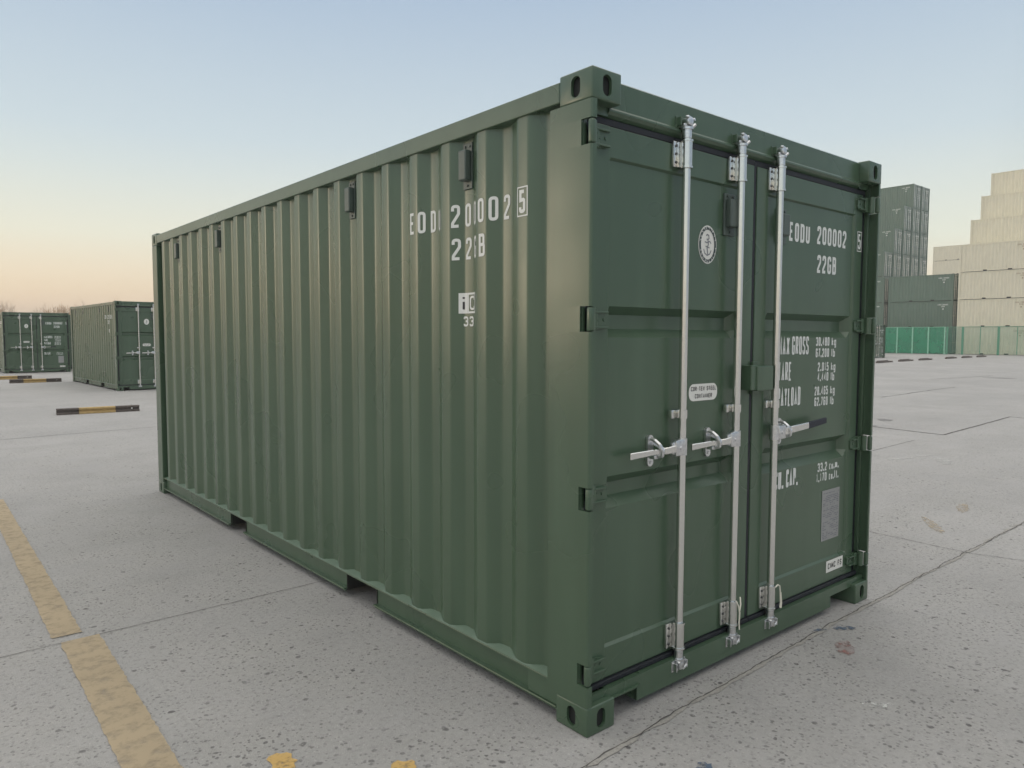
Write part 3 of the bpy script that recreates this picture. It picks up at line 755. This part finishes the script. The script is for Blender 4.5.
# ------------------------------------------------------------------ ground
m = MB(); m.quad((-700, -700, 0), (900, -700, 0), (900, 900, 0), (-700, 900, 0)); struct(m.build('ground', CONC))
def crack(pts, w0, w1, name='joint', mat=JOINT, z=0.004, step=0.03, wob=0.004, seed=1):
    rnd = random.Random(seed); m = MB(); L = []; off = 0
    for a, b in zip(pts, pts[1:]):
        a, b = Vector(a), Vector(b); d = b-a; n = max(2, int(d.length/step)); nn = Vector((-d.y, d.x)).normalized()
        for k in range(n+1):
            off = off*.8+rnd.uniform(-wob, wob)
            ww = rnd.uniform(w0, w1); c = a+d*k/n+nn*off; L.append((c-nn*ww/2, c+nn*ww/2))
    V = [(m.bm.verts.new((p.x, p.y, z)), m.bm.verts.new((q_.x, q_.y, z))) for p, q_ in L]
    for i in range(len(V)-1): m.bm.faces.new((V[i][0], V[i][1], V[i+1][1], V[i+1][0]))
    return struct(m.build(name, mat, recalc=True))
crack([(-1.2, -.22), (-.14, -.13), (.55, -.09), (2.39, -.045), (4.1, -.03), (5.31, -.03), (9, .02), (14, .05)], .003, .008, 'slab_joint', wob=.006, seed=3)
crack([(-.6, -.165), (-.14, -.133), (.55, -.093), (1.4, -.07), (3.9, -.036)], .006, .034, 'slab_joint', CHIP, .0035, .04, .006, 5)
crack([(3.9, -.036), (6.5, -.02)], .003, .03, 'slab_joint', CHIP, .0035, .05, .012, 6)
crack([(-9, 2.30), (-1.69, 2.36), (0.4, 2.41), (2.5, 2.45)], .0035, .006, 'slab_joint', wob=.0015, seed=7)
crack([(2.5, 2.5), (8.4, 2.60), (10, 2.66)], .004, .010, 'slab_joint', wob=.003, seed=8)
crack([(11.25, 3.9), (11.0, 2.61), (15.05, 2.82), (14.9, 2.5)], .022, .040, 'slab_joint', wob=.004, seed=18)
crack([(4.0, .68), (3.96, -.05), (4.05, -.37), (4.1, -4)], .003, .008, 'slab_joint', wob=.004, seed=9)
crack([(11.25, 3.9), (11.5, 8)], .010, .022, 'slab_joint', wob=.004, seed=10)
crack([(-9, 11.4), (-.83, 11.56), (1.45, 11.79), (6, 11.9)], .010, .022, 'slab_joint', wob=.004, seed=11, step=.1)
crack([(28, 9.1), (29.9, 8.9), (33, 8.5)], .02, .08, 'slab_joint', wob=.02, seed=12, step=.2)
crack([(18, 6.6), (24, 6.9)], .01, .05, 'slab_joint', wob=.02, seed=13, step=.2)
def blob(cx, cy, rx_, ry_, mat, name, z=.0045, n=18, rot=0.0, seed=0):
    rnd = random.Random(seed); m = MB(); vs = []
    for k in range(n):
        a = 2*math.pi*k/n; r = rnd.uniform(.7, 1.12); x, y = rx_*r*math.cos(a), ry_*r*math.sin(a)
        vs.append(m.bm.verts.new((cx+x*math.cos(rot)-y*math.sin(rot), cy+x*math.sin(rot)+y*math.cos(rot), z)))
    m.bm.faces.new(vs); return struct(m.build(name, mat))
def strip(y0, y1, xl0, xr0, xl1, xr1, seed):
    rnd = random.Random(seed); m = MB(); n = int((y1-y0)/.03); pv = None
    for k in range(n+1):
        f = k/n; y = y0+(y1-y0)*f; a = m.bm.verts.new((xl0+(xl1-xl0)*f+rnd.uniform(-.004, .004), y, .005)); b = m.bm.verts.new((xr0+(xr1-xr0)*f+rnd.uniform(-.004, .004), y, .005))
        if pv: m.bm.faces.new((pv[0], pv[1], b, a))
        pv = (a, b)
    return struct(m.build('yellow_line', YEL))
strip(-1.0, 2.37, -1.475, -1.310, -1.430, -1.250, 1)
strip(2.46, 6.6, -1.455, -1.315, -1.395, -1.265, 2)
blob(-.985, .615, .05, .075, YSPOT, 'yellow_paint_mark', seed=1); blob(-.66, .30, .05, .045, YSPOT, 'yellow_paint_mark', seed=2)
blob(1.62, -.25, .10, .05, REDST, 'red_stain', rot=.5, seed=3); blob(1.87, -.13, .065, .028, BLUEST, 'blue_stain', rot=-.5, seed=4); blob(1.74, -.06, .04, .018, BLUEST, 'blue_stain', rot=-.6, seed=5)
blob(4.63, .44, .30, .05, TANST, 'tan_scuff', rot=.6, seed=6); blob(5.5, .50, .26, .06, TANST, 'tan_scuff', rot=.3, seed=7)
blob(8.0, 2.05, .28, .05, WHST, 'chalk_mark', rot=-.3, seed=8); blob(8.5, 1.95, .22, .04, WHST, 'chalk_mark', rot=-.5, seed=9)
blob(2.0, -1.05, .10, .05, OILST, 'dark_scuff', rot=.3, seed=10); blob(1.62, -1.25, .14, .04, OILST, 'dark_scuff', rot=-.6, seed=11)
blob(1.15, -.62, .07, .03, WHST, 'chalk_mark', rot=-.7, seed=12)
blob(.18, -.42, .05, .035, BLUEST, 'dark_scuff', rot=.3, seed=14)
rnd = random.Random(5)
for k in range(26):
    d = rnd.uniform(5, 40); a = rnd.uniform(-.15, 1.5); x, y = -2+d*math.sin(a), -2+d*math.cos(a)
    if 0 < x < 2.6 and 0 < y < 6.2: continue
    blob(x, y, rnd.uniform(.1, .02*d+.1), rnd.uniform(.03, .01*d+.04), rnd.choice([WHST, OILST, OILST, TANST]), rnd.choice(['tyre_scuff']), z=.0045+k*.0001, rot=rnd.uniform(0, 3), seed=k)

# ------------------------------------------------------------------ containers
BASE = make_container()
ALL = list(C.objects)
HERO_SKIP = ('hollow_shade_block', 'bracket_rivets', 'sticker_ring', 'plate_engraving', 'seal_cord', 'underfloor_frame_')
BASE['group'] = 'dark green shipping containers standing in the yard'
GG = 'dark green shipping containers standing in the yard'
dup(BASE, (2.89, 21.5, 0), R(1.2), 'green container beyond the big one, showing both corrugated side and closed doors', GG, HERO_SKIP)
dup(BASE, (1.56, 35.5, 0), 0, 'distant green container seen square on, both closed door leaves and white lettering showing', GG, HERO_SKIP)
dup(BASE, (4.28, 38.3, 0), 0, 'green container mostly hidden, a sliver showing between the two other distant ones', GG, HERO_SKIP)
dup(BASE, (55.3, 23.4, 0), 0, 'lone distant green container partly hidden by the big one, beside the netting fence', GG, HERO_SKIP)

def simple_container(paintm, h, name, cat, label, group, doors=True, letter=WHITE):
    """distant stacked container: corrugated sides, frame, door end, markings"""
    T = thing(name, label, cat, group=group)
    m = MB(); rows = (.16, h-.1)
    pr = [Vector((.17, .045))]; y = .25
    while y < 5.8: pr += [Vector((y, .012)), Vector((y+.07, .012)), Vector((y+.14, .048)), Vector((y+.21, .048))]; y += .2795
    pr.append(Vector((5.88, .048)))
    for s in (0, 1):
        f = (lambda x: x) if s == 0 else (lambda x: W-x)
        a = [m.bm.verts.new((f(p.y), p.x, rows[0])) for p in pr]; b = [m.bm.verts.new((f(p.y), p.x, rows[1])) for p in pr]
        for i in range(len(pr)-1): m.bm.faces.new((a[i], a[i+1], b[i+1], b[i]))
    m.box(.05, W-.05, LN-.08, LN-.03, .12, h-.1); m.box(.05, W-.05, .1, LN-.1, h-.04, h-.02)
    m.build('side_panel', paintm, T, recalc=True)
    m = MB()
    for x0 in (0, W-.162):
        for y0 in (0, LN-.178):
            m.box(x0, x0+.162, y0, y0+.178, 0, .118, .01); m.box(x0, x0+.162, y0, y0+.178, h-.118, h, .01)
        for y0, y1 in ((.004, .17), (LN-.17, LN-.004)): m.box(x0+.004 if x0 == 0 else x0+.06, x0+.1 if x0 == 0 else W-.004, y0, y1, .118, h-.118)
    for x0, x1 in ((.004, .06), (W-.06, W-.004)):
        m.box(x0, x1, .178, LN-.178, h-.10, h-.025)
        for a, b in ((.178, 1.686), (2.037, 3.712), (4.035, LN-.178)): m.box(x0, x1, a, b, .03, .158)
        m.box(x0, x1, 1.686, 2.037, .142, .158); m.box(x0, x1, 3.712, 4.035, .142, .158)
    for y0, y1 in ((.05, .12), (LN-.1, LN-.02)): m.box(.162, W-.162, y0, y1, h-.13, h-.01); m.box(.162, W-.162, y0, y1, .03, .15)
    m.build('container_frame', paintm, T)
    m = MB(); m.box(.07, W-.07, .3, LN-.3, .02, .14); m.build('underfloor_frame', WOODF, T)
    D = None
    m = MB()
    for xa, xb in ((.08, 1.205), (1.233, 2.358)):
        zz = [.17, .165+(h-.3)*.33, .165+(h-.3)*.36, .165+(h-.3)*.63, .165+(h-.3)*.66, h-.15]
        m.box(xa, xb, .07, .11, zz[0], zz[1]); m.box(xa, xb, .10, .115, zz[1], zz[2]); m.box(xa, xb, .07, .11, zz[2], zz[3]); m.box(xa, xb, .10, .115, zz[3], zz[4]); m.box(xa, xb, .07, .11, zz[4], zz[5])
    D = m.build('door_end', paintm, T)
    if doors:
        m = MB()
        for x in (.40, .80, 1.45, 1.95): m.cyl((x, .03, .10), (x, .03, h-.08), .034, n=8); m.box(x-.03, x+.03, .0, .06, .16, .32); m.box(x-.03, x+.03, .0, .06, h-.3, h-.16); m.box(x-.30, x, .01, .03, 1.08, 1.13)  # rods thickened so the door ends look brighter, in place of sunlight
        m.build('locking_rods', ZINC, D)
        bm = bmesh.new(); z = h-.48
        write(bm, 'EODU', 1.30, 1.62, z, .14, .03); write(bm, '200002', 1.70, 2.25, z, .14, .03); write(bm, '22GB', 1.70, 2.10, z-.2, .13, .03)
        for k in range(4): write(bm, 'TARE', 1.30, 1.65, z-.75-.2*k, .12, .03); write(bm, '2.015', 1.80, 2.2, z-.75-.2*k, .11, .025)  # markings enlarged and repeated to lighten the ends, in place of sunlight
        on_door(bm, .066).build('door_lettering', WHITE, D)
    bm = bmesh.new(); z = h-.45
    write(bm, 'EODU 200002', -1.35, -.42, z, .12, .025); write(bm, '22GB', -1.02, -.72, z-.17, .11, .024)
    rect(bm, -.92, -.80, z-.42, z-.30)
    mm = MB()
    for v in bm.verts: v.co = Vector((.008, -v.co.x, v.co.y))
    me = bpy.data.meshes.new('t'); bm.to_mesh(me); bm.free(); mm.bm.from_mesh(me); mm.build('side_lettering', letter, T)
    return T
ORD = ['on the ground', 'second from the ground', 'third from the ground', 'fourth from the ground', 'fifth from the ground', 'sixth from the ground', 'seventh from the ground']
TAN = plain('tan_lettering', (0.42, 0.34, 0.24), 0.6)
green_low = green_high = beige = None
n0 = set(C.objects)
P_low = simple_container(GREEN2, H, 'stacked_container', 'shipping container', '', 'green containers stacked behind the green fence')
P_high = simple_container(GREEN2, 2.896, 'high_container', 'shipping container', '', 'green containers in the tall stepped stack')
P_bei = simple_container(BEIGE, H, 'beige_container', 'shipping container', '', 'beige containers in the terraced stack', doors=False, letter=TAN)
ALL = list(C.objects)
used = set()
def put(P, loc, label, group=None):
    if P in used: return dup(P, loc, 0, label, group)
    used.add(P); P.location = loc; P['label'] = label
    if group: P['group'] = group
    return P
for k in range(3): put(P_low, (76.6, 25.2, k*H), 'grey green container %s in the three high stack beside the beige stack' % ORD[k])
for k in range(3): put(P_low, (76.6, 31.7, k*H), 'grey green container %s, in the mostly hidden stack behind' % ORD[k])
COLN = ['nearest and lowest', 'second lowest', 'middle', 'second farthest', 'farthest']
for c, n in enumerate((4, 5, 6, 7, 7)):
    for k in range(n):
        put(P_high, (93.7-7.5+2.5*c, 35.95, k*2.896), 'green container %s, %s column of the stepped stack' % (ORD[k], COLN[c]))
ROW = ['front row', 'second row', 'third row', 'rearmost row']
for c, n in enumerate((4, 5, 6, 7)):
    for k in range(n):
        put(P_bei, (75.9+2.56*c, 18.5, k*H), 'beige container %s in the %s of the terraced stack' % (ORD[k], ROW[c]))
for k in range(7):
    for j in (0, 1):
        if j == 1 and k > 6: continue
        put(P_bei, (144.5+2.46*j, 46.2, k*H), 'distant beige container %s, %s, between stepped green and terraced stacks' % (ORD[k], 'front' if j == 0 else 'back'), 'distant beige containers')

# ------------------------------------------------------------------ fences
def fence(posts, x, net, postmat, name, label, mid, h=2.62):
    T = thing(name, label, 'fence', (x, posts[0], 0)); p = [q_-posts[0] for q_ in posts]
    for a, b in zip(p, p[1:]):
        m = MB(); m.box(.012, .020, a+.04, b-.04, .06, h-.03); m.build('mesh_panel', net, T)
        m = MB(); m.box(-.01, .011, a+.04, b-.04, h-.04, h-.005); m.build('fence_rail', postmat, T)
        if mid and b-a > 2: m = MB(); m.box(-.012, .010, (a+b)/2-.03, (a+b)/2+.03, .08, h-.05); m.build('fence_bar', postmat, T)
    for a in p:
        wd = .055 if not mid else .09
        m = MB(); m.box(-.045, .045, a-wd, a+wd, 0, h, .006); m.build('fence_post', postmat, T)
    return T
fence([25.2+1.45*k for k in range(7)], 74.9, NETG, POSTL, 'netting_fence', 'dense green netting fence in front of the three high green stack', False)
fence([14.85, 17.8, 20.73, 23.66, 25.0], 74.9, NETL, POSTG, 'mesh_fence', 'see-through pale green mesh fence in front of the beige stack', True)

# ------------------------------------------------------------------ wheel stop beams
def beam(x, y, L, rz, label, first=None):
    if first: return dup(first, (x, y, 0), rz, label)
    T = thing('wheel_stop_beam', label, 'wheel stop', (x, y, 0), rz, 'black and yellow wheel stop beams lying on the yard')
    for a, b, mt in ((0, .26*L, BLKP), (.26*L, .70*L, YLP), (.70*L, L, BLKP)):
        m = MB(); m.box(a, b, -.07, .07, .0, .045, .008); m.box(a, b, -.030, .040, .045, .085, .004); m.box(a, b, -.065, .065, .085, .125, .010)
        m.build('beam_section', mt, T)
    return T
b0 = beam(.44, 15.15, 1.5, R(-4), 'black and yellow beam lying alone, nearest of the three')
m = MB(); m.cyl((1.35, -.075, .07), (1.35, .0, .07), .018, n=10); m.cyl((1.35, .0, .06), (1.35, .0, .14), .012, n=8); m.build('anchor_bolt', ZINC, b0)
ALL = list(C.objects)
beam(.93, 27.6, 1.45, R(1), 'black and yellow beam lying overlapping another just behind it', b0)
beam(.40, 30.3, 1.5, R(2), 'black and yellow beam farthest back, near the closed doors of a container', b0)
ALL = list(C.objects)
def log(x, y, rz, label):
    T = thing('timber_beam', label, 'beam', (x, y, 0), rz, 'dark timber beams lying in a row before the green fence')
    m = MB(); m.box(0, 2.2, -.08, .08, 0, .11, .015); m.box(.15, 1.9, -.05, .05, .108, .15, .01); m.build('timber', BLKP, T)
    m = MB(); m.box(2.45, 2.75, -.06, .06, 0, .09, .01); m.build('end_block', BLKP, T); return T
xs = [(44.6, 18.3), (48.6, 18.6), (52.4, 18.8), (58.0, 19.1), (61.6, 19.2), (65.2, 19.3)]
for k, (x, y) in enumerate(xs):
    log(x, y, R(5), '%s dark beam from the left in the row lying before the green fence' % ['first', 'second', 'third', 'fourth', 'fifth', 'sixth'][k])

# ------------------------------------------------------------------ bare winter trees on the horizon
def bare_tree(seed, h):
    rnd = random.Random(seed); me = bpy.data.meshes.new('bare_tree'); vs = []; es = []; rad = []
    m = MB()
    def grow(p, d, l, r, lev):
        q_ = p+d*l; m.cyl(p, q_, r, r*.6, n=4, cap=False)
        if lev == 0: return
        for k in range(rnd.choice((2, 3, 3)) if lev < 4 else 3):
            a = rnd.uniform(0, 6.28); t = rnd.uniform(.18, .55)
            nd = (d+Vector((math.cos(a)*t, math.sin(a)*t, .12))).normalized()
            grow(p+d*l*rnd.uniform(.55, 1), nd, l*rnd.uniform(.6, .85), r*.6, lev-1)
    grow(Vector((0, 0, 0)), Vector((0, 0, 1)), h*.30, .16, 5)
    return m
tp = []
for s in range(3):
    T = bare_tree(40+s, 14).build('bare_tree', BARK); tag(T, '', 'tree', 'bare winter trees along the horizon'); tp.append(T)
rnd = random.Random(3)
WHERE = ['above the farthest left container', 'behind the left containers', 'left of the big container']
for k in range(84):
    x = -45+k*2.0+rnd.uniform(-1.5, 1.5); y = 240+rnd.uniform(-14, 14)
    T = tp[k] if k < 3 else tp[rnd.randrange(3)].copy()
    if k >= 3: C.objects.link(T)
    T.location = (x, y, 0); T.rotation_euler = (0, 0, rnd.uniform(0, 6)); s = rnd.uniform(.6, 1.08); T.scale = (s, s, s)
    T['label'] = 'bare leafless tree standing in the hazy row along the horizon'
def brush(x, y, w, h, seed, label):
    rnd = random.Random(seed); m = MB()
    for k in range(420):
        a = rnd.uniform(-1, 1); b = rnd.uniform(-1, 1); p = Vector((x+a*w, y+b*2.5, 0)); hh = h*rnd.uniform(.5, 1)*math.sqrt(max(.05, 1-a*a*.8))
        q_ = p+Vector((rnd.uniform(-.15, .15)*h, rnd.uniform(-.15, .15)*h, hh)); m.cyl(p, q_, .05, .02, n=3, cap=False)
        for j in range(3):
            e = p+(q_-p)*rnd.uniform(.5, .95); m.cyl(e, e+Vector((rnd.uniform(-1, 1), rnd.uniform(-1, 1), rnd.uniform(.3, 1.2))), .03, .012, n=3, cap=False)
    return tag(m.build('dry_bush', BUSH), label, 'bush')
brush(9.0, 140, 2.8, 7.6, 1, 'orange brown dry bush rising behind the farthest left container')
brush(22.5, 160, 4.0, 7.6, 2, 'low brown brush on the horizon behind the second left container')

# ------------------------------------------------------------------ evening haze over the yard
def haze():
    m = bpy.data.materials.new('haze_air'); m.use_nodes = True; t = m.node_tree; t.nodes.clear()
    o = t.nodes.new('ShaderNodeOutputMaterial'); v = t.nodes.new('ShaderNodeVolumePrincipled')
    v.inputs['Color'].default_value = (0.97, 0.95, 0.92, 1); v.inputs['Density'].default_value = HAZE; v.inputs['Anisotropy'].default_value = 0.2
    t.links.new(v.outputs[0], o.inputs['Volume'])
    b = MB(); b.box(-710, 910, -710, 910, -1.0, 24.0); h = b.build('haze', m); h['kind'] = 'stuff'
    return h
HAZE = 0.0014
haze()
